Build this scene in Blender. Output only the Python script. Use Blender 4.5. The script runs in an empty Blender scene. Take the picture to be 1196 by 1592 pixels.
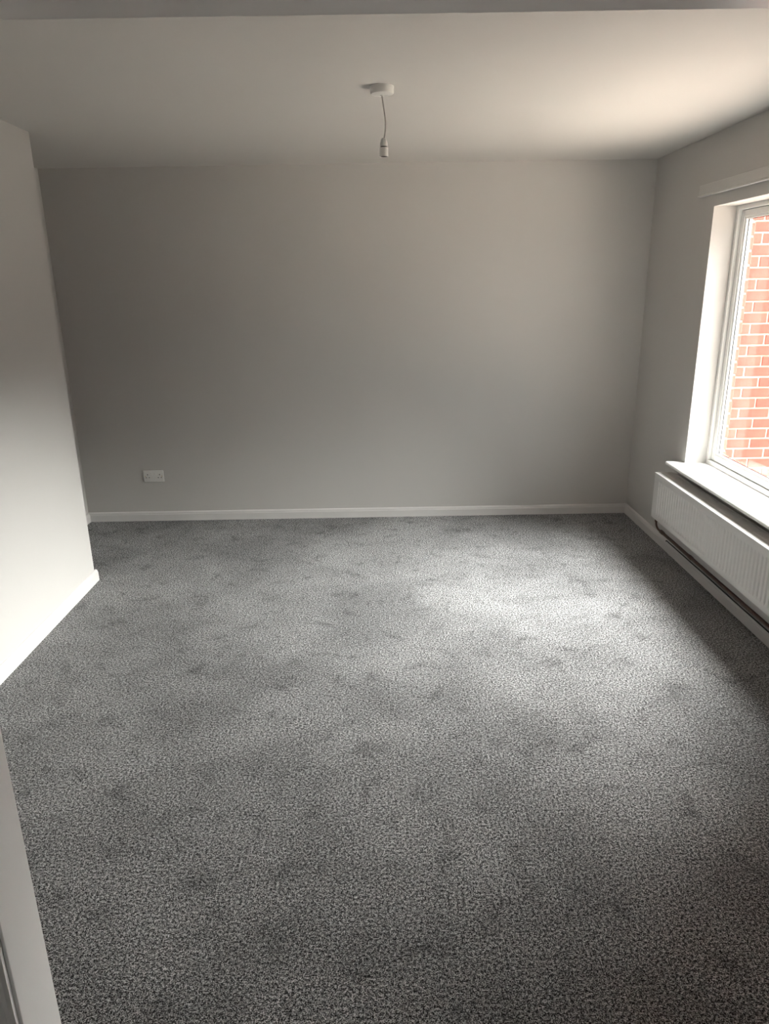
import bpy, bmesh, math, random
from mathutils import Matrix, Vector

# ------------------------------------------------------------------ camera
sc = bpy.context.scene
C = sc.collection
CAM_H = 1.663
F_PX, W_PX, H_PX = 1115.0, 1196.0, 1592.0

def camera_axes():
    # vanishing points of the depth direction and of the verticals, measured in the photograph
    vd = Vector((589 - 598, 440 - 796, F_PX)).normalized()
    vz = Vector((655 - 598, 4290 - 796, F_PX))
    dn = (vz - vz.dot(vd) * vd).normalized()
    ax = dn.cross(vd)
    if ax.x < 0:
        ax = -ax
    return ax, vd, -dn                      # room X, Y, Z seen in camera axes (right, down, forward)

AX, AY, AZ = camera_axes()
cam_d = bpy.data.cameras.new('camera')
cam = bpy.data.objects.new('camera', cam_d)
C.objects.link(cam)
cam.matrix_world = Matrix(((AX.x, -AX.y, -AX.z, 0.0),
                           (AY.x, -AY.y, -AY.z, 0.0),
                           (AZ.x, -AZ.y, -AZ.z, CAM_H),
                           (0, 0, 0, 1)))
cam_d.sensor_fit = 'HORIZONTAL'
cam_d.sensor_width = 36.0
cam_d.lens = 36.0 * F_PX / W_PX
cam_d.clip_start = 0.02
cam_d.clip_end = 300
sc.camera = cam

# ------------------------------------------------------------------ sky: overcast daylight
SKY_ZENITH, SKY_HORIZON = 0.55, 0.50
world = bpy.data.worlds.new('overcast_sky')
sc.world = world
world.use_nodes = True
nt = world.node_tree
nt.nodes.clear()
w_out = nt.nodes.new('ShaderNodeOutputWorld')
w_bg = nt.nodes.new('ShaderNodeBackground')
w_tc = nt.nodes.new('ShaderNodeTexCoord')
w_sep = nt.nodes.new('ShaderNodeSeparateXYZ')
w_map = nt.nodes.new('ShaderNodeMapRange')
w_map.inputs['From Min'].default_value = 0.0
w_map.inputs['From Max'].default_value = 1.0
w_map.inputs['To Min'].default_value = SKY_HORIZON
w_map.inputs['To Max'].default_value = SKY_ZENITH
w_bg.inputs['Color'].default_value = (0.97, 0.985, 1.0, 1)
nt.links.new(w_tc.outputs['Generated'], w_sep.inputs[0])
nt.links.new(w_sep.outputs['Z'], w_map.inputs['Value'])
nt.links.new(w_map.outputs[0], w_bg.inputs['Strength'])
nt.links.new(w_bg.outputs[0], w_out.inputs['Surface'])

# ------------------------------------------------------------------ sun behind bright haze: a very soft, wide source
SUN_ELEVATION, SUN_AZIMUTH = math.radians(50), math.radians(13)      # azimuth from the window's outward direction
sun_d = bpy.data.lights.new('hazy_sun', 'SUN')
sun_d.energy = 10.9
sun_d.angle = math.radians(82)
sun_d.color = (1.0, 0.985, 0.965)
sun = bpy.data.objects.new('hazy_sun', sun_d)
C.objects.link(sun)
sun.rotation_euler = Vector((math.cos(SUN_ELEVATION) * math.cos(SUN_AZIMUTH), math.cos(SUN_ELEVATION) * math.sin(SUN_AZIMUTH), math.sin(SUN_ELEVATION))).to_track_quat('Z', 'Y').to_euler()
sun.location = (12, 3, 12)

# ------------------------------------------------------------------ exposure
sc.view_settings.view_transform = 'Standard'
sc.view_settings.look = 'None'
sc.view_settings.gamma = 1.0
sc.view_settings.use_curve_mapping = False
sc.view_settings.exposure = 3.1
cy = sc.cycles
cy.use_denoising = True
cy.max_bounces = 14
cy.diffuse_bounces = 8
cy.glossy_bounces = 4
cy.transparent_max_bounces = 12
cy.caustics_reflective = False
cy.caustics_refractive = False
cy.sample_clamp_indirect = 6.0

# ------------------------------------------------------------------ room measures (metres)
XR = 1.82            # window wall
XS = -1.715          # projecting block on the other side
XL = -2.19           # alcove behind it
YB = 5.10            # far wall
YS = 3.955           # end of the projecting block
YF = 1.10            # room side of the partition with the opening
YH = 0.985           # camera side of that partition
ZC = 2.40
WIN_Y0, WIN_Y1, WIN_Z0, WIN_Z1 = 2.55, 4.18, 0.605, 2.03
WALL_T = 0.24
LEAF_X = 1.957        # inner leaf ends here, brick outer leaf beyond
OPEN_X0, OPEN_X1, OPEN_Z = -0.684, 0.86, 2.0

# ------------------------------------------------------------------ materials
def material(name, color, rough=0.5, spec=0.5, noise=None, bump=None, coat=0.0, metallic=0.0):
    m = bpy.data.materials.new(name)
    m.use_nodes = True
    n = m.node_tree
    b = n.nodes['Principled BSDF']
    b.inputs['Base Color'].default_value = (*color, 1)
    b.inputs['Roughness'].default_value = rough
    b.inputs['Specular IOR Level'].default_value = spec
    b.inputs['Metallic'].default_value = metallic
    b.inputs['Coat Weight'].default_value = coat
    tc = n.nodes.new('ShaderNodeTexCoord')
    if noise:
        scale, amount = noise
        t = n.nodes.new('ShaderNodeTexNoise')
        t.inputs['Scale'].default_value = scale
        t.inputs['Detail'].default_value = 4
        n.links.new(tc.outputs['Object'], t.inputs['Vector'])
        r = n.nodes.new('ShaderNodeValToRGB')
        r.color_ramp.elements[0].position = 0.3
        r.color_ramp.elements[1].position = 0.7
        r.color_ramp.elements[0].color = (*[c * (1 - amount) for c in color], 1)
        r.color_ramp.elements[1].color = (*[min(1, c * (1 + amount)) for c in color], 1)
        n.links.new(t.outputs['Fac'], r.inputs[0])
        n.links.new(r.outputs[0], b.inputs['Base Color'])
    if bump:
        scale, strength, dist = bump
        t = n.nodes.new('ShaderNodeTexNoise')
        t.inputs['Scale'].default_value = scale
        t.inputs['Detail'].default_value = 3
        n.links.new(tc.outputs['Object'], t.inputs['Vector'])
        bp = n.nodes.new('ShaderNodeBump')
        bp.inputs['Strength'].default_value = strength
        bp.inputs['Distance'].default_value = dist
        n.links.new(t.outputs['Fac'], bp.inputs['Height'])
        n.links.new(bp.outputs[0], b.inputs['Normal'])
    return m

M = {}
M['wall'] = material('pale_grey_emulsion', (0.52, 0.507, 0.488), 0.75, 0.25, (1.3, 0.012), (160, 0.12, 0.002))
M['ceiling'] = material('white_ceiling_emulsion', (0.57, 0.553, 0.528), 0.8, 0.2, (1.1, 0.012), (120, 0.12, 0.002))
M['gloss'] = material('white_gloss_paint', (0.70, 0.69, 0.675), 0.28, 0.5, (6, 0.015), (30, 0.05, 0.002))
M['skirting'] = material('white_satin_paint', (0.62, 0.607, 0.595), 0.4, 0.4, (5, 0.02), (40, 0.05, 0.002))
M['batten'] = material('off_white_batten_paint', (0.575, 0.562, 0.542), 0.55, 0.3, (5, 0.02))
M['upvc'] = material('white_window_plastic', (0.78, 0.78, 0.76), 0.3, 0.5, (8, 0.01))
M['gasket'] = material('black_rubber_gasket', (0.015, 0.015, 0.015), 0.6, 0.3, (80, 0.1))
M['radiator'] = material('white_radiator_enamel', (0.66, 0.65, 0.635), 0.35, 0.5, (10, 0.012))
M['copper'] = material('tarnished_copper', (0.10, 0.06, 0.045), 0.45, 0.5, (60, 0.25), metallic=0.6)
M['pipe_paint'] = material('white_painted_pipe', (0.5, 0.49, 0.47), 0.4, 0.4, (50, 0.05))
M['plastic'] = material('white_moulded_plastic', (0.70, 0.69, 0.665), 0.35, 0.5, (20, 0.01))
M['flex'] = material('grey_white_flex', (0.42, 0.40, 0.37), 0.5, 0.4, (60, 0.05))
M['dark'] = material('near_black_recess', (0.012, 0.012, 0.012), 0.6, 0.3, (80, 0.1))
M['brass'] = material('brass_contact', (0.55, 0.38, 0.14), 0.35, 0.5, (80, 0.1), metallic=1.0)
M['mortar'] = material('pale_lime_mortar', (0.42, 0.36, 0.30), 0.9, 0.2, (40, 0.12), (120, 0.3, 0.004))
M['brick'] = material('red_facing_brick', (0.285, 0.076, 0.058), 0.85, 0.25, (9, 0.2), (90, 0.3, 0.004))
M['paving'] = material('buff_concrete_paving', (0.47, 0.415, 0.36), 0.9, 0.2, (6, 0.12), (60, 0.3, 0.005))
M['roof'] = material('grey_roof_tile', (0.12, 0.11, 0.105), 0.8, 0.3, (3, 0.15))
M['dark_glass'] = material('dark_window_glass', (0.03, 0.035, 0.04), 0.08, 0.5, (2, 0.05))
M['tarmac'] = material('dark_tarmac', (0.07, 0.068, 0.066), 0.9, 0.2, (30, 0.2), (200, 0.3, 0.004))
M['render'] = material('grey_outside_render', (0.45, 0.42, 0.40), 0.9, 0.2, (5, 0.08), (60, 0.3, 0.005))

def glass_material():
    m = bpy.data.materials.new('window_glass')
    m.use_nodes = True
    n = m.node_tree
    n.nodes.clear()
    o = n.nodes.new('ShaderNodeOutputMaterial')
    mix = n.nodes.new('ShaderNodeMixShader')
    fr = n.nodes.new('ShaderNodeFresnel')
    fr.inputs['IOR'].default_value = 1.55
    tr = n.nodes.new('ShaderNodeBsdfTransparent')
    tr.inputs['Color'].default_value = (0.938, 0.948, 0.936, 1)
    gl = n.nodes.new('ShaderNodeBsdfGlossy')
    gl.inputs['Roughness'].default_value = 0.0
    # the same air-to-glass reflectance on both faces of the thin pane
    geo = n.nodes.new('ShaderNodeNewGeometry')
    mr = n.nodes.new('ShaderNodeMapRange')
    mr.inputs['To Min'].default_value = 1.45
    mr.inputs['To Max'].default_value = 1.0 / 1.45
    n.links.new(geo.outputs['Backfacing'], mr.inputs['Value'])
    n.links.new(mr.outputs[0], fr.inputs['IOR'])
    n.links.new(fr.outputs[0], mix.inputs[0])
    n.links.new(tr.outputs[0], mix.inputs[1])
    n.links.new(gl.outputs[0], mix.inputs[2])
    n.links.new(mix.outputs[0], o.inputs['Surface'])
    return m
M['glass'] = glass_material()

def carpet_material():
    m = bpy.data.materials.new('grey_twist_pile_carpet')
    m.use_nodes = True
    n = m.node_tree
    L = n.links
    b = n.nodes['Principled BSDF']
    tc = n.nodes.new('ShaderNodeTexCoord')
    def noise(scale, detail=2.0, rough=0.5, dist=0.0):
        t = n.nodes.new('ShaderNodeTexNoise')
        t.inputs['Scale'].default_value = scale
        t.inputs['Detail'].default_value = detail
        t.inputs['Roughness'].default_value = rough
        t.inputs['Distortion'].default_value = dist
        L.new(tc.outputs['Object'], t.inputs['Vector'])
        return t.outputs['Fac']
    def maths(op, a, c):
        t = n.nodes.new('ShaderNodeMath')
        t.operation = op
        for i, v in enumerate((a, c)):
            if isinstance(v, (int, float)):
                t.inputs[i].default_value = v
            else:
                L.new(v, t.inputs[i])
        return t.outputs[0]
    tuft = noise(540, 2.0, 0.65)          # single tufts, a few mm
    clump = noise(290, 2.0, 0.6)          # tufts that lean together
    knot = noise(122, 2.0, 0.6)           # coarser twists
    # pile brushed one way or the other: broad soft-edged areas and smaller scuffs
    lay = noise(1.6, 4.0, 0.6, 0.35)
    scuff = noise(8.5, 4.0, 0.65, 0.5)
    fine = maths('ADD', maths('ADD', maths('MULTIPLY', tuft, 0.34), maths('MULTIPLY', clump, 0.39)), maths('MULTIPLY', knot, 0.27))
    ramp = n.nodes.new('ShaderNodeValToRGB')
    e = ramp.color_ramp.elements
    e[0].position, e[0].color = 0.455, (0.004, 0.004, 0.0044, 1)
    e[1].position, e[1].color = 0.57, (0.72, 0.723, 0.733, 1)
    k = e.new(0.502)
    k.color = (0.134, 0.1345, 0.137, 1)
    L.new(fine, ramp.inputs[0])
    lr = n.nodes.new('ShaderNodeMapRange')
    lr.inputs['From Min'].default_value, lr.inputs['From Max'].default_value = 0.38, 0.62
    lr.inputs['To Min'].default_value, lr.inputs['To Max'].default_value = 0.80, 1.18
    L.new(lay, lr.inputs['Value'])
    sr = n.nodes.new('ShaderNodeMapRange')
    sr.inputs['From Min'].default_value, sr.inputs['From Max'].default_value = 0.30, 0.46
    sr.inputs['To Min'].default_value, sr.inputs['To Max'].default_value = 0.60, 1.0
    L.new(scuff, sr.inputs['Value'])
    mul = n.nodes.new('ShaderNodeMix')
    mul.data_type = 'RGBA'
    mul.blend_type = 'MULTIPLY'
    mul.inputs['Factor'].default_value = 1.0
    f = maths('MULTIPLY', lr.outputs[0], sr.outputs[0])
    L.new(ramp.outputs[0], mul.inputs['A'])
    L.new(f, mul.inputs['B'])
    L.new(mul.outputs['Result'], b.inputs['Base Color'])
    b.inputs['Roughness'].default_value = 0.9
    b.inputs['Specular IOR Level'].default_value = 0.15
    b.inputs['Sheen Weight'].default_value = 0.08
    b.inputs['Sheen Roughness'].default_value = 0.35
    bp = n.nodes.new('ShaderNodeBump')
    bp.inputs['Strength'].default_value = 0.8
    bp.inputs['Distance'].default_value = 0.005
    L.new(fine, bp.inputs['Height'])
    # the pile leans: every tuft faces a little away from the window side
    lean = n.nodes.new('ShaderNodeVectorMath')
    lean.operation = 'ADD'
    lean.inputs[1].default_value = (PILE_LEAN[0], PILE_LEAN[1], 0.0)
    unit = n.nodes.new('ShaderNodeVectorMath')
    unit.operation = 'NORMALIZE'
    L.new(bp.outputs[0], lean.inputs[0])
    L.new(lean.outputs[0], unit.inputs[0])
    L.new(unit.outputs[0], b.inputs['Normal'])
    return m
PILE_LEAN = (-0.27, -0.17)
M['carpet'] = carpet_material()

# ------------------------------------------------------------------ mesh helpers
def add_box(bm, x0, x1, y0, y1, z0, z1, bevel=0.0, seg=2):
    vs = [bm.verts.new((x, y, z)) for x in (x0, x1) for y in (y0, y1) for z in (z0, z1)]
    q = [(0, 1, 3, 2), (4, 6, 7, 5), (0, 4, 5, 1), (2, 3, 7, 6), (0, 2, 6, 4), (1, 5, 7, 3)]
    fs = [bm.faces.new([vs[i] for i in f]) for f in q]
    if bevel:
        es = list({e for f in fs for e in f.edges})
        bmesh.ops.bevel(bm, geom=es, offset=bevel, segments=seg, affect='EDGES', profile=0.5, clamp_overlap=True)

def add_extrude(bm, prof, a, c, axis):
    """prof: closed list of (u, z); swept from a to c along axis 'x' (u is y) or 'y' (u is x)."""
    ring = []
    for t in (a, c):
        ring.append([bm.verts.new((t, u, z) if axis == 'x' else (u, t, z)) for u, z in prof])
    k = len(prof)
    for i in range(k):
        j = (i + 1) % k
        bm.faces.new((ring[0][i], ring[0][j], ring[1][j], ring[1][i]))
    bm.faces.new(ring[0][::-1])
    bm.faces.new(ring[1])

def add_lathe(bm, prof, cx, cy, n=40):
    """prof: (radius, z) from one end to the other, about a vertical axis."""
    rings = []
    for r, z in prof:
        if r < 1e-6:
            rings.append([bm.verts.new((cx, cy, z))])
        else:
            rings.append([bm.verts.new((cx + r * math.cos(2 * math.pi * i / n), cy + r * math.sin(2 * math.pi * i / n), z)) for i in range(n)])
    for A, B in zip(rings, rings[1:]):
        for i in range(n):
            j = (i + 1) % n
            if len(A) == 1:
                bm.faces.new((A[0], B[i], B[j]))
            elif len(B) == 1:
                bm.faces.new((A[i], A[j], B[0]))
            else:
                bm.faces.new((A[i], A[j], B[j], B[i]))

def add_tube(bm, pts, r, n=14):
    pts = [Vector(p) for p in pts]
    prev = None
    rings = []
    for i, p in enumerate(pts):
        t = (pts[min(i + 1, len(pts) - 1)] - pts[max(i - 1, 0)]).normalized()
        if prev is None:
            u = t.orthogonal().normalized()
        else:
            u = (prev - prev.dot(t) * t).normalized()
        prev = u
        v = t.cross(u)
        rings.append([bm.verts.new(p + r * (math.cos(2 * math.pi * k / n) * u + math.sin(2 * math.pi * k / n) * v)) for k in range(n)])
    for A, B in zip(rings, rings[1:]):
        for k in range(n):
            j = (k + 1) % n
            bm.faces.new((A[k], A[j], B[j], B[k]))
    bm.faces.new(rings[0][::-1])
    bm.faces.new(rings[-1])

def arc(p0, p1, p2, n=8):
    """rounded corner from p0 over corner p1 to p2 (quadratic)."""
    p0, p1, p2 = Vector(p0), Vector(p1), Vector(p2)
    return [((1 - t) ** 2 * p0 + 2 * t * (1 - t) * p1 + t * t * p2) for t in [i / n for i in range(n + 1)]]

def obj(name, bm, m, parent=None, origin=(0, 0, 0), smooth=False):
    bmesh.ops.recalc_face_normals(bm, faces=bm.faces)
    o_w = Vector(origin)
    if o_w.length:
        bmesh.ops.translate(bm, verts=bm.verts, vec=-o_w)
    me = bpy.data.meshes.new(name)
    bm.to_mesh(me)
    bm.free()
    me.materials.append(M[m])
    if smooth:
        me.polygons.foreach_set('use_smooth', [True] * len(me.polygons))
        me.set_sharp_from_angle(angle=math.radians(35))
    o = bpy.data.objects.new(name, me)
    C.objects.link(o)
    if parent is not None:
        o.parent = parent
        o.location = o_w - world_loc(parent)
    else:
        o.location = o_w
    return o

def world_loc(o):
    p = Vector(o.location)
    while o.parent:
        o = o.parent
        p += o.location
    return p

def tag(o, label=None, cat=None, group=None, kind=None):
    for k, v in (('label', label), ('category', cat), ('group', group), ('kind', kind)):
        if v:
            o[k] = v
    return o

def empty(name, loc):
    o = bpy.data.objects.new(name, None)
    C.objects.link(o)
    o.location = loc
    o.empty_display_size = 0.1
    return o

def struct(name, bm, m, label, cat, parent=None):
    o = obj(name, bm, m, parent)
    if parent is None:
        tag(o, label, cat, kind='structure')
    return o

def boxes(*bs):
    bm = bmesh.new()
    for b in bs:
        add_box(bm, *b)
    return bm

# ------------------------------------------------------------------ the room shell
HALL_X0, HALL_X1, HALL_Y0 = -1.6, 1.82, -2.3
T = 0.12
struct('floor', boxes((XL - T, XR + WALL_T, HALL_Y0 - T, YB + T, -0.12, 0.0)), 'carpet',
       'dark grey speckled twist pile carpet covering the whole floor', 'floor')
struct('ceiling', boxes((XL - T, XR + WALL_T, HALL_Y0 - T, YB + T, ZC, ZC + 0.15)), 'ceiling',
       'plain white painted ceiling with a pendant light', 'ceiling')
struct('wall_back', boxes((XL - T, XR + WALL_T, YB, YB + T, 0, ZC)), 'wall',
       'plain pale grey far wall with a double socket', 'wall')
struct('wall_left', boxes((XL - T, XS, YH, YS, 0, ZC)), 'wall',
       'pale projecting wall block beside the doorway, brightly lit low down', 'wall')
struct('wall_alcove', boxes((XL - T, XL, YS, YB, 0, ZC)), 'wall',
       'narrow recessed side wall behind the projecting block', 'wall')
struct('wall_right', boxes((XR, LEAF_X, HALL_Y0 - T, WIN_Y0, 0, ZC), (XR, LEAF_X, WIN_Y1, YB, 0, ZC),
                           (XR, LEAF_X, WIN_Y0, WIN_Y1, 0, WIN_Z0 - 0.022), (XR, LEAF_X, WIN_Y0, WIN_Y1, WIN_Z1, ZC)), 'wall',
       'pale grey wall with the window opening above the radiator', 'wall')
struct('wall_front', boxes((XS, OPEN_X0 - 0.025, YH, YF, 0, ZC), (OPEN_X1 + 0.025, XR, YH, YF, 0, ZC),
                           (OPEN_X0 - 0.025, OPEN_X1 + 0.025, YH, YF, OPEN_Z + 0.025, ZC)), 'wall',
       'partition wall around the wide doorway the view looks through', 'wall')
struct('wall_hall_left', boxes((HALL_X0 - T, HALL_X0, HALL_Y0, YH, 0, ZC)), 'wall',
       'side wall of the adjoining room behind the doorway', 'wall')
W2 = (-1.0, -0.2, 0.95, 2.05)          # unseen window added behind the camera to light the adjoining room
struct('wall_hall_rear', boxes((HALL_X0 - T, W2[0], HALL_Y0 - T, HALL_Y0, 0, ZC), (W2[1], XR, HALL_Y0 - T, HALL_Y0, 0, ZC),
                               (W2[0], W2[1], HALL_Y0 - T, HALL_Y0, 0, W2[2]), (W2[0], W2[1], HALL_Y0 - T, HALL_Y0, W2[3], ZC)), 'wall',
       'rear wall of the adjoining room behind the doorway', 'wall')
w2 = empty('added_window', (-0.6, HALL_Y0 - 0.06, W2[2]))
tag(w2, 'small white unseen window added to light the adjoining room behind the doorway', 'window', kind='structure')
bm = boxes((W2[0], W2[0] + 0.05, HALL_Y0 - 0.1, HALL_Y0 - 0.04, W2[2], W2[3]), (W2[1] - 0.05, W2[1], HALL_Y0 - 0.1, HALL_Y0 - 0.04, W2[2], W2[3]),
           (W2[0] + 0.05, W2[1] - 0.05, HALL_Y0 - 0.1, HALL_Y0 - 0.04, W2[2], W2[2] + 0.05), (W2[0] + 0.05, W2[1] - 0.05, HALL_Y0 - 0.1, HALL_Y0 - 0.04, W2[3] - 0.05, W2[3]))
obj('window_frame', bm, 'upvc', w2)
obj('glass_pane', boxes((W2[0] + 0.05, W2[1] - 0.05, HALL_Y0 - 0.072, HALL_Y0 - 0.068, W2[2] + 0.05, W2[3] - 0.05)), 'glass', w2)

# door lining and architrave of the wide opening
lin = empty('door_1', (OPEN_X0, YH, 0))
tag(lin, 'white gloss painted lining and architrave of the wide open doorway', 'doorway', kind='structure')
bm = bmesh.new(); add_box(bm, OPEN_X0 - 0.025, OPEN_X0, YH, YF, 0, OPEN_Z, 0.0015); obj('jamb', bm, 'gloss', lin)
bm = bmesh.new(); add_box(bm, OPEN_X1, OPEN_X1 + 0.025, YH, YF, 0, OPEN_Z, 0.0015); obj('jamb', bm, 'gloss', lin)
bm = bmesh.new(); add_box(bm, OPEN_X0 - 0.025, OPEN_X1 + 0.025, YH, YF, OPEN_Z, OPEN_Z + 0.025, 0.0015); obj('header', bm, 'gloss', lin)
arch = [(0.006, 0.0), (0.006, 0.010), (0.012, 0.014), (0.020, 0.014), (0.024, 0.010), (0.032, 0.012), (0.046, 0.019), (0.060, 0.020), (0.064, 0.016), (0.064, 0.0)]
def architrave_upright(x, s):
    bm = bmesh.new()
    a = [bm.verts.new((x + s * u, YH - d, 0)) for u, d in arch]
    b = [bm.verts.new((x + s * u, YH - d, OPEN_Z + u)) for u, d in arch]
    k = len(arch)
    for i in range(k):
        j = (i + 1) % k
        bm.faces.new((a[i], a[j], b[j], b[i]))
    bm.faces.new(a); bm.faces.new(b)
    return bm
obj('architrave', architrave_upright(OPEN_X0, -1), 'gloss', lin)
obj('architrave', architrave_upright(OPEN_X1, 1), 'gloss', lin)
bm = bmesh.new()
a = [bm.verts.new((OPEN_X0 - u, YH - d, OPEN_Z + u)) for u, d in arch]
b = [bm.verts.new((OPEN_X1 + u, YH - d, OPEN_Z + u)) for u, d in arch]
for i in range(len(arch)):
    j = (i + 1) % len(arch)
    bm.faces.new((a[i], a[j], b[j], b[i]))
bm.faces.new(a); bm.faces.new(b)
obj('architrave', bm, 'gloss', lin)

# skirting boards
SK = [(0.0, 0.0), (0.016, 0.0), (0.016, 0.050), (0.0135, 0.053), (0.0135, 0.057), (0.011, 0.064), (0.005, 0.069), (0.0, 0.070)]
def skirting(name, base, sign, a, c, axis, label):
    bm = bmesh.new()
    add_extrude(bm, [(base + sign * d, z) for d, z in SK], a, c, axis)
    struct(name, bm, 'skirting', label, 'skirting board')
skirting('baseboard_back', YB, -1, XL, XR, 'x', 'white moulded skirting board along the far wall under the socket')
skirting('baseboard_right', XR, -1, YF, YB - 0.016, 'y', 'white skirting board under the radiator and window')
skirting('baseboard_left', XS, 1, YF, YS + 0.016, 'y', 'bright white skirting board along the projecting wall block')
skirting('baseboard_alcove', XL, 1, YS + 0.016, YB - 0.016, 'y', 'short shaded skirting board of the alcove behind the projecting block')
skirting('baseboard_return', YS, 1, XL + 0.016, XS, 'x', 'skirting board on the hidden end of the projecting wall block')

# ------------------------------------------------------------------ window
win = empty('window_1', (1.985, (WIN_Y0 + WIN_Y1) / 2, WIN_Z0))
tag(win, 'large white framed window with brickwork seen outside', 'window', kind='structure')
def ring(bm, x0, x1, y0, y1, z0, z1, w, bev=0.003, wb=None):
    wb = w if wb is None else wb
    add_box(bm, x0, x1, y0, y0 + w, z0, z1, bev)
    add_box(bm, x0, x1, y1 - w, y1, z0, z1, bev)
    add_box(bm, x0, x1, y0 + w, y1 - w, z0, z0 + wb, bev)
    add_box(bm, x0, x1, y0 + w, y1 - w, z1 - w, z1, bev)
FX0, FX1 = 1.945, 2.015
y0, y1, z0, z1 = WIN_Y0, WIN_Y1, WIN_Z0, WIN_Z1
bm = bmesh.new(); ring(bm, FX0, FX1, y0, y1, z0, z1, 0.024, 0.002); obj('window_frame', bm, 'upvc', win)
i = 0.0265
bm = bmesh.new(); ring(bm, FX0 + 0.018, FX1 - 0.004, y0 + i, y1 - i, z0 + i, z1 - i, 0.032, 0.003); sash = obj('sash', bm, 'upvc', win)
bm = bmesh.new(); ring(bm, FX0 + 0.026, FX1 - 0.010, y0 + 0.022, y1 - 0.022, z0 + 0.022, z1 - 0.022, 0.008, 0.0); obj('rubber_seal', bm, 'gasket', win)
i2 = i + 0.032
bm = bmesh.new(); ring(bm, FX0 + 0.026, FX0 + 0.040, y0 + i2, y1 - i2, z0 + i2, z1 - i2, 0.012, 0.002); obj('glazing_bead', bm, 'upvc', sash)
i3 = i2 + 0.010
bm = bmesh.new(); ring(bm, FX0 + 0.0395, FX0 + 0.0425, y0 + i3, y1 - i3, z0 + i3, z1 - i3, 0.0045, 0.0); obj('gasket', bm, 'gasket', sash)
bm = bmesh.new(); add_box(bm, FX0 + 0.043, FX0 + 0.047, y0 + i2 - 0.004, y1 - i2 + 0.004, z0 + i2 - 0.004, z1 - i2 + 0.004); obj('glass_pane', bm, 'glass', win)
# outside sill
bm = bmesh.new(); add_extrude(bm, [(FX1, z0 - 0.02), (FX1, z0 + 0.012), (FX1 + 0.13, z0 - 0.008), (FX1 + 0.13, z0 - 0.03)], y0, y1, 'y'); obj('outside_sill', bm, 'upvc', win)
# inside window board
bm = bmesh.new()
nose = [(1.722 + 0.010 * (1 - math.cos(a)), WIN_Z0 - 0.011 + 0.011 * math.sin(a)) for a in [math.pi / 2 - i * math.pi / 8 for i in range(9)]]
nose = [(1.722 + 0.010 * (1 - math.cos(t)), WIN_Z0 - 0.011 + 0.011 * math.sin(t)) for t in [-math.pi / 2 + k * math.pi / 8 for k in range(9)]]
add_extrude(bm, nose + [(XR, WIN_Z0), (XR, WIN_Z0 - 0.022)], WIN_Y0 - 0.05, WIN_Y1 + 0.05, 'y')
add_box(bm, XR, FX0 + 0.002, WIN_Y0, WIN_Y1, WIN_Z0 - 0.022, WIN_Z0)
sill = obj('trim_1', bm, 'gloss')
tag(sill, 'glossy white window sill above the radiator', 'window sill', kind='structure')

# timber batten over the window
bt = empty('trim_2', (XR, 3.4, 2.11))
tag(bt, 'white painted curtain batten on the wall above the window', 'batten', kind='structure')
bm = bmesh.new(); add_box(bm, XR - 0.020, XR, WIN_Y0 - 0.17, 4.35, 2.098, 2.150, 0.003); obj('board', bm, 'batten', bt)
bm = bmesh.new(); add_box(bm, XR - 0.026, XR - 0.0, WIN_Y0 - 0.17, 4.35, 2.090, 2.0975, 0.002); obj('bead', bm, 'batten', bt)

# ------------------------------------------------------------------ radiator
RX, RY0, RY1, RZ0, RZ1 = 1.680, 2.05, 4.258, 0.248, 0.531
rad = empty('radiator', (1.73, (RY0 + RY1) / 2, RZ0))
tag(rad, 'long low white fluted radiator under the window sill', 'radiator')
def panel(xf, d, sgn):
    """pressed steel panel: flat rim, vertical flutes between"""
    pts = [(RY0, 0.0)]
    y = RY0 + 0.045
    pitch = 0.0333
    pts.append((y - 0.008, 0.0))
    while y + pitch <= RY1 - 0.035:
        pts += [(y + pitch * 0.08, 0.0), (y + pitch * 0.30, d), (y + pitch * 0.70, d), (y + pitch * 0.92, 0.0)]
        y += pitch
    pts.append((RY1, 0.0))
    zs = [(RZ0, 0), (RZ0 + 0.028, 0), (RZ0 + 0.042, 1), (RZ1 - 0.052, 1), (RZ1 - 0.038, 0), (RZ1 - 0.006, 0)]
    bm = bmesh.new()
    rows = [[bm.verts.new((xf + sgn * dd * f, yy, z)) for yy, dd in pts] for z, f in zs]
    for A, B in zip(rows, rows[1:]):
        for a_, b_, c_, d_ in zip(A, A[1:], B[1:], B):
            bm.faces.new((a_, b_, c_, d_))
    # thickness behind
    back = [[bm.verts.new((xf + sgn * 0.012, yy, z)) for yy in (RY0, RY1)] for z in (RZ0, RZ1 - 0.006)]
    lo, hi = rows[0], rows[-1]
    bm.faces.new([back[0][0], back[0][1]] + lo[::-1])
    bm.faces.new([back[1][0], back[1][1]] + hi[::-1])
    bm.faces.new((back[0][0], back[0][1], back[1][1], back[1][0]))
    bm.faces.new([r[0] for r in rows] + [back[1][0], back[0][0]])
    bm.faces.new([r[-1] for r in rows] + [back[1][1], back[0][1]])
    return bm
obj('front_panel', panel(RX, 0.005, 1), 'radiator', rad)
obj('rear_panel', panel(1.790, 0.005, -1), 'radiator', rad)
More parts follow.
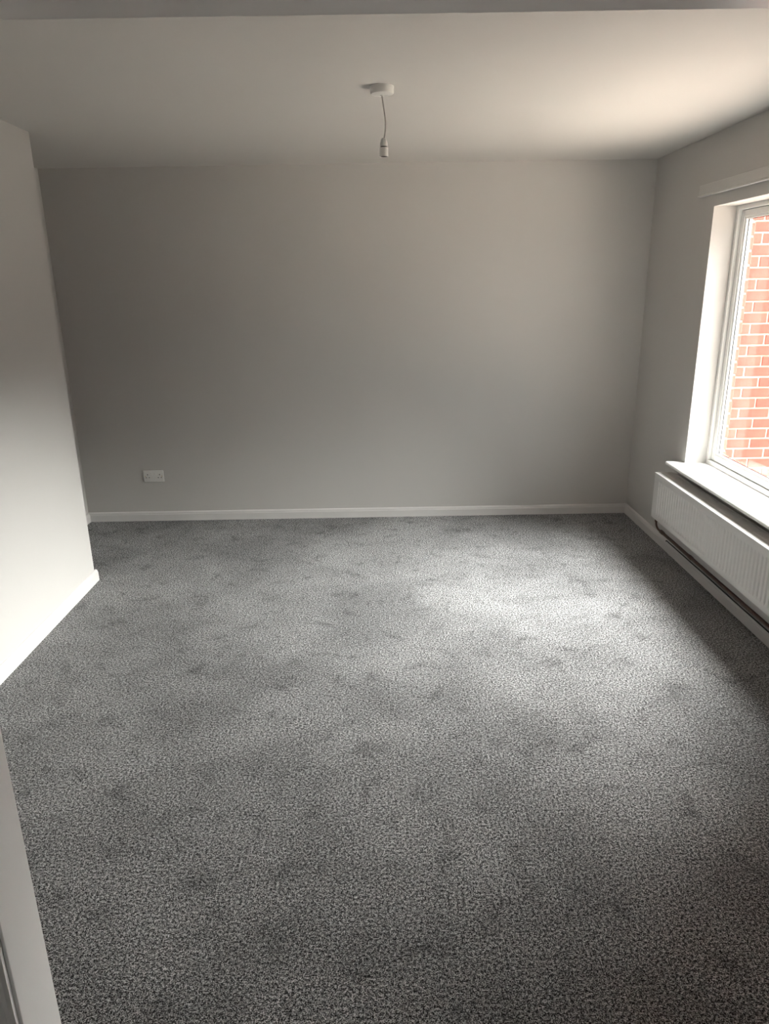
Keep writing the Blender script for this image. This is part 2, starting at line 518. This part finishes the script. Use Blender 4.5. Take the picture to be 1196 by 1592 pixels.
# top grille: rim strips with cross slats
bm = bmesh.new()
add_box(bm, RX - 0.002, RX + 0.030, RY0, RY1, RZ1 - 0.008, RZ1, 0.003)
add_box(bm, 1.776, 1.792, RY0, RY1, RZ1 - 0.008, RZ1, 0.003)
add_box(bm, RX + 0.046, RX + 0.054, RY0, RY1, RZ1 - 0.006, RZ1 - 0.001)
y = RY0 + 0.012
while y < RY1 - 0.008:
    add_box(bm, RX + 0.030, 1.776, y, y + 0.0085, RZ1 - 0.006, RZ1 - 0.0005)
    y += 0.0125
obj('top_grille', bm, 'radiator', rad)
for ye, nm in ((RY1 - 0.004, 'side_panel'), (RY0, 'side_panel')):
    bm = bmesh.new(); add_box(bm, RX + 0.013, 1.777, ye, ye + 0.004, RZ0 + 0.01, RZ1 - 0.008, 0.001); obj(nm, bm, 'radiator', rad)
# convector fins between the panels
bm = bmesh.new()
y = RY0 + 0.05
while y < RY1 - 0.05:
    add_box(bm, RX + 0.016, 1.774, y, y + 0.0015, RZ0 + 0.05, RZ1 - 0.03)
    y += 0.025
obj('convector_fins', bm, 'radiator', rad)
bm = bmesh.new(); add_lathe(bm, [(0, RZ0 + 0.006), (0.011, RZ0 + 0.006), (0.011, RZ0 - 0.012), (0.009, RZ0 - 0.014), (0.009, RZ0 - 0.03), (0, RZ0 - 0.03)], 1.706, 4.232, 20)
obj('pipe_union', bm, 'copper', rad, smooth=True)
for yb in (2.85, 3.95):
    bm = bmesh.new(); add_box(bm, 1.788, XR - 0.0005, yb, yb + 0.03, RZ0 + 0.03, RZ1 - 0.05, 0.001); obj('wall_bracket', bm, 'radiator', rad)

# pipes beneath it
PX, PZ = 1.722, 0.170
pp = empty('heating_pipe', (PX, 4.2, PZ))
tag(pp, 'thin dark heating pipe dropping from the radiator end and running below it', 'pipe')
bm = bmesh.new()
pts = [Vector((1.706, 4.232, RZ0 - 0.0302)), Vector((1.707, 4.232, 0.210))] + arc((1.708, 4.232, 0.202), (1.713, 4.230, PZ), (PX, 4.19, PZ), 8) + [Vector((PX, 4.17, PZ))]
add_tube(bm, pts, 0.0060); obj('drop_tube', bm, 'copper', pp, smooth=True)
bm = bmesh.new(); add_tube(bm, [(PX, 4.175, PZ), (PX, 3.6, PZ), (PX, RY0 - 0.1, PZ)], 0.0090); obj('pipe_run', bm, 'copper', pp, smooth=True)
for yj in (4.165, 3.74):
    bm = bmesh.new(); add_tube(bm, [(PX, yj - 0.018, PZ), (PX, yj + 0.018, PZ)], 0.0115); obj('coupling', bm, 'copper', pp, smooth=True)
bm = bmesh.new()
pts = [Vector((1.8065, 4.292, 0.064))] + arc((1.8065, 4.290, 0.068), (1.8040, 4.285, 0.0735), (1.8040, 4.262, 0.0728), 6) + [Vector((1.8040, yy, 0.0725 + 0.0004 * math.sin(yy * 9))) for yy in [4.2 - 0.1 * i for i in range(22)]]
add_tube(bm, pts, 0.0034, 8)
cb = obj('cable', bm, 'gasket', smooth=True, origin=(1.804, 3.2, 0.0725))
tag(cb, 'thin black cable lying along the top of the skirting below the radiator', 'cable')

# ------------------------------------------------------------------ pendant light
LX, LY = 0.026, 3.20
pen = empty('pendant_light', (LX, LY, ZC))
tag(pen, 'bare ceiling pendant with white rose, short flex and empty lamp holder', 'pendant light')
bm = bmesh.new()
add_lathe(bm, [(0, ZC), (0.047, ZC), (0.047, ZC - 0.006), (0.0465, ZC - 0.0085)], LX, LY, 48)
obj('rose_base', bm, 'plastic', pen, smooth=True)
bm = bmesh.new()
add_lathe(bm, [(0.0462, ZC - 0.0085), (0.0460, ZC - 0.023), (0.0435, ZC - 0.027), (0.030, ZC - 0.029), (0.008, ZC - 0.0305), (0.0065, ZC - 0.034), (0.0, ZC - 0.034)], LX, LY, 48)
obj('rose_cover', bm, 'plastic', pen, smooth=True)
HX, HZ = 0.030, 2.149          # lamp holder: its bottom rim
bm = bmesh.new()
pts = []
A, B, Cc, Dd = Vector((LX, LY, ZC - 0.032)), Vector((LX + 0.008, LY, ZC - 0.10)), Vector((LX + 0.022, LY, 2.27)), Vector((HX, LY, HZ + 0.060))
for k in range(17):
    t = k / 16
    pts.append((1 - t) ** 3 * A + 3 * t * (1 - t) ** 2 * B + 3 * t * t * (1 - t) * Cc + t ** 3 * Dd)
add_tube(bm, pts, 0.0032, 10); obj('flex', bm, 'flex', pen, smooth=True)
bm = bmesh.new()
add_lathe(bm, [(0.004, HZ + 0.068), (0.0078, HZ + 0.0675), (0.0125, HZ + 0.058), (0.0150, HZ + 0.048), (0.0155, HZ + 0.0385), (0.0150, HZ + 0.0375), (0.0, HZ + 0.0375)], HX, LY, 32)
holder = obj('lamp_holder', bm, 'plastic', pen, smooth=True)
bm = bmesh.new()
add_lathe(bm, [(0.0135, HZ + 0.0385), (0.0135, HZ + 0.031)], HX, LY, 32)
obj('neck', bm, 'dark', holder, smooth=True)  # near-black colour paints in the shade of the groove above the ring
bm = bmesh.new()
add_lathe(bm, [(0.0125, HZ + 0.0335), (0.0170, HZ + 0.0335), (0.0176, HZ + 0.031), (0.0178, HZ + 0.003), (0.0175, HZ), (0.0163, HZ), (0.0161, HZ + 0.002), (0.0161, HZ + 0.028), (0.0125, HZ + 0.030)], HX, LY, 32)
obj('shade_ring', bm, 'plastic', holder, smooth=True)
bm = bmesh.new()
add_lathe(bm, [(0.0160, HZ + 0.0015), (0.0160, HZ + 0.024), (0, HZ + 0.024)], HX, LY, 32)
obj('socket_interior', bm, 'dark', holder, smooth=True)
for s in (-1, 1):
    bm = bmesh.new(); add_lathe(bm, [(0, HZ + 0.010), (0.0022, HZ + 0.0105), (0.0022, HZ + 0.024)], HX + s * 0.006, LY, 10)
    obj('contact_pin', bm, 'brass', holder, smooth=True)

# ------------------------------------------------------------------ double socket
SX, SZ = -1.671, 0.342
so = empty('wall_socket', (SX, YB, SZ))
tag(so, 'white double switched power socket low on the far wall', 'socket')
bm = bmesh.new(); add_box(bm, SX - 0.0735, SX + 0.0735, YB - 0.0095, YB, SZ - 0.043, SZ + 0.043, 0.0035, 3); obj('faceplate', bm, 'plastic', so, smooth=True)
fy = YB - 0.0095
for s in (-1, 1):
    # rocker switch near the middle, three pin slots outside
    bm = bmesh.new()
    add_box(bm, SX + s * 0.014 - 0.006, SX + s * 0.014 + 0.006, fy - 0.0035, fy + 0.001, SZ + 0.008, SZ + 0.029, 0.0015); obj('rocker_switch', bm, 'plastic', so)
    cx = SX + s * 0.044
    for dx, dz, w, h in ((0, 0.012, 0.0024, 0.0045), (-0.0111, -0.0105, 0.0036, 0.0024), (0.0111, -0.0105, 0.0036, 0.0024)):
        bm = bmesh.new(); add_box(bm, cx + dx - w, cx + dx + w, fy - 0.0004, fy + 0.002, SZ + dz - h, SZ + dz + h); obj('pin_slot', bm, 'dark', so)
    bm = bmesh.new()
    add_tube(bm, [(SX + s * 0.0602, fy - 0.0006, SZ), (SX + s * 0.0602, fy + 0.002, SZ)], 0.003, 12); obj('screw', bm, 'brass', so)

# ------------------------------------------------------------------ outside: brick wing wall, paving
random.seed(4)
BX0, BX1, BY, BZ0 = XR + WALL_T + 0.002, 4.4, 5.20, -0.15
COURSE, UNIT, JT = 0.075, 0.225, 0.010
N_COURSE = 66
brick_wall = empty('brick_wall', (BX0, BY, BZ0))
tag(brick_wall, 'red brick wall with pale mortar seen outside through the window', 'brick wall', kind='structure')
bm = bmesh.new(); add_box(bm, BX0, BX1, BY + 0.004, BY + 0.10, BZ0, BZ0 + N_COURSE * COURSE); obj('mortar', bm, 'mortar', brick_wall)
def brick_mesh(w):
    bm = bmesh.new()
    add_box(bm, 0, w, 0, 0.06, 0, COURSE - JT, 0.003, 1)
    bmesh.ops.recalc_face_normals(bm, faces=bm.faces)
    me = bpy.data.meshes.new('brick')
    bm.to_mesh(me); bm.free()
    me.materials.append(M['brick'])
    return me
full_me, half_me = brick_mesh(UNIT - JT), brick_mesh(UNIT / 2 - JT)
rest = bmesh.new()
n_single = 0
for c in range(N_COURSE):
    z = BZ0 + c * COURSE + JT / 2
    x = BX0
    first = c % 2 == 1
    while x < BX1 - 0.02:
        w = UNIT / 2 if first else UNIT
        if x + w > BX1:
            w = UNIT / 2
            if x + w > BX1 + 0.01:
                break
        jut = random.uniform(-0.002, 0.002)
        if x < 3.2 and 0.0 < z < 2.75 and n_single < 300:
            o = bpy.data.objects.new('brick', half_me if w < UNIT * 0.9 else full_me)
            C.objects.link(o)
            o.parent = brick_wall
            o.location = (x - BX0, jut, z - BZ0)
            n_single += 1
        else:
            add_box(rest, x, x + w - JT, BY + jut, BY + 0.06, z, z + COURSE - JT)
        x += w
        first = False
o = obj('outer_bricks', rest, 'brick', brick_wall)
o['kind'] = 'stuff'

leaf = empty('outer_wall', (LEAF_X + 0.001, WIN_Y1, BZ0))
tag(leaf, 'red brick outer face of the house around the window reveal', 'brick wall', kind='structure')
LX0, LX1 = LEAF_X + 0.001, XR + WALL_T
bm = bmesh.new(); add_box(bm, LX0, LX1 - 0.004, WIN_Y1 + 0.004, BY, BZ0, 5.0); obj('mortar', bm, 'mortar', leaf)
bm = boxes((LX0, LX1, HALL_Y0 - T, WIN_Y0, BZ0, 5.0), (LX0, LX1, WIN_Y0, WIN_Y1, BZ0, WIN_Z0 - 0.03), (LX0, LX1, WIN_Y0, WIN_Y1, WIN_Z1, 5.0)); obj('outer_face', bm, 'brick', leaf)
def reveal_brick(w):
    bm = bmesh.new()
    add_box(bm, 0, LX1 - LX0, 0, w, 0, COURSE - JT, 0.003, 1)
    bmesh.ops.recalc_face_normals(bm, faces=bm.faces)
    me = bpy.data.meshes.new('brick'); bm.to_mesh(me); bm.free(); me.materials.append(M['brick'])
    return me
rf, rh = reveal_brick(UNIT - JT), reveal_brick(UNIT / 2 - JT)
rest = bmesh.new()
for c in range(N_COURSE):
    z = BZ0 + c * COURSE + JT / 2
    if 0.3 < z < 2.2:
        o = bpy.data.objects.new('brick', rf if c % 2 else rh); C.objects.link(o); o.parent = leaf
        o.location = (0, random.uniform(-0.001, 0.001), z - BZ0)
        y = WIN_Y1 + (UNIT if c % 2 else UNIT / 2)
    else:
        y = WIN_Y1
    while y < BY - 0.03:
        w = min(UNIT, BY - y)
        add_box(rest, LX0, LX1, y, y + w - JT, z, z + COURSE - JT)
        y += UNIT
o = obj('outer_bricks', rest, 'brick', leaf); o['kind'] = 'stuff'

struct('ground', boxes((XR + WALL_T, 6.2, -30, 40, -0.25, -0.15), (-30, XR + WALL_T, -30, HALL_Y0 - T, -0.25, -0.15)), 'paving', 'pale paved strip outside below the window', 'ground')
struct('road', boxes((6.2, 40, -30, 40, -0.27, -0.17)), 'tarmac', 'unseen dark tarmac road added between the paving and the house across', 'road')  # added out of view, dark to weaken light bounced off the far ground

# the house across the way: its eaves bound the sky seen from deep in the room
hs = empty('opposite_house', (26.0, 2.0, -0.15))
tag(hs, 'red brick terraced house standing across from the window', 'house', kind='structure')
HX_, HZ_ = 26.0, 4.0
bm = bmesh.new(); add_box(bm, HX_, HX_ + 7, -16, 24, -0.15, HZ_); obj('house_wall', bm, 'brick', hs)
bm = bmesh.new(); add_extrude(bm, [(HX_ - 0.35, HZ_ - 0.05), (HX_ + 3.5, HZ_ + 1.9), (HX_ + 7.35, HZ_ - 0.05), (HX_ + 7.35, HZ_ - 0.2), (HX_ - 0.35, HZ_ - 0.2)], -16.3, 24.3, 'y'); obj('roof', bm, 'roof', hs)
for wy in range(-14, 23, 3):
    for wz in (0.75, 3.1):
        bm = bmesh.new(); ring(bm, HX_ - 0.03, HX_ + 0.02, wy, wy + 1.4, wz, wz + 1.2, 0.07, 0.0); f_ = obj('house_window', bm, 'upvc', hs)
        bm = bmesh.new(); add_box(bm, HX_ - 0.01, HX_ + 0.01, wy + 0.07, wy + 1.33, wz + 0.07, wz + 1.13); obj('pane', bm, 'dark_glass', f_)
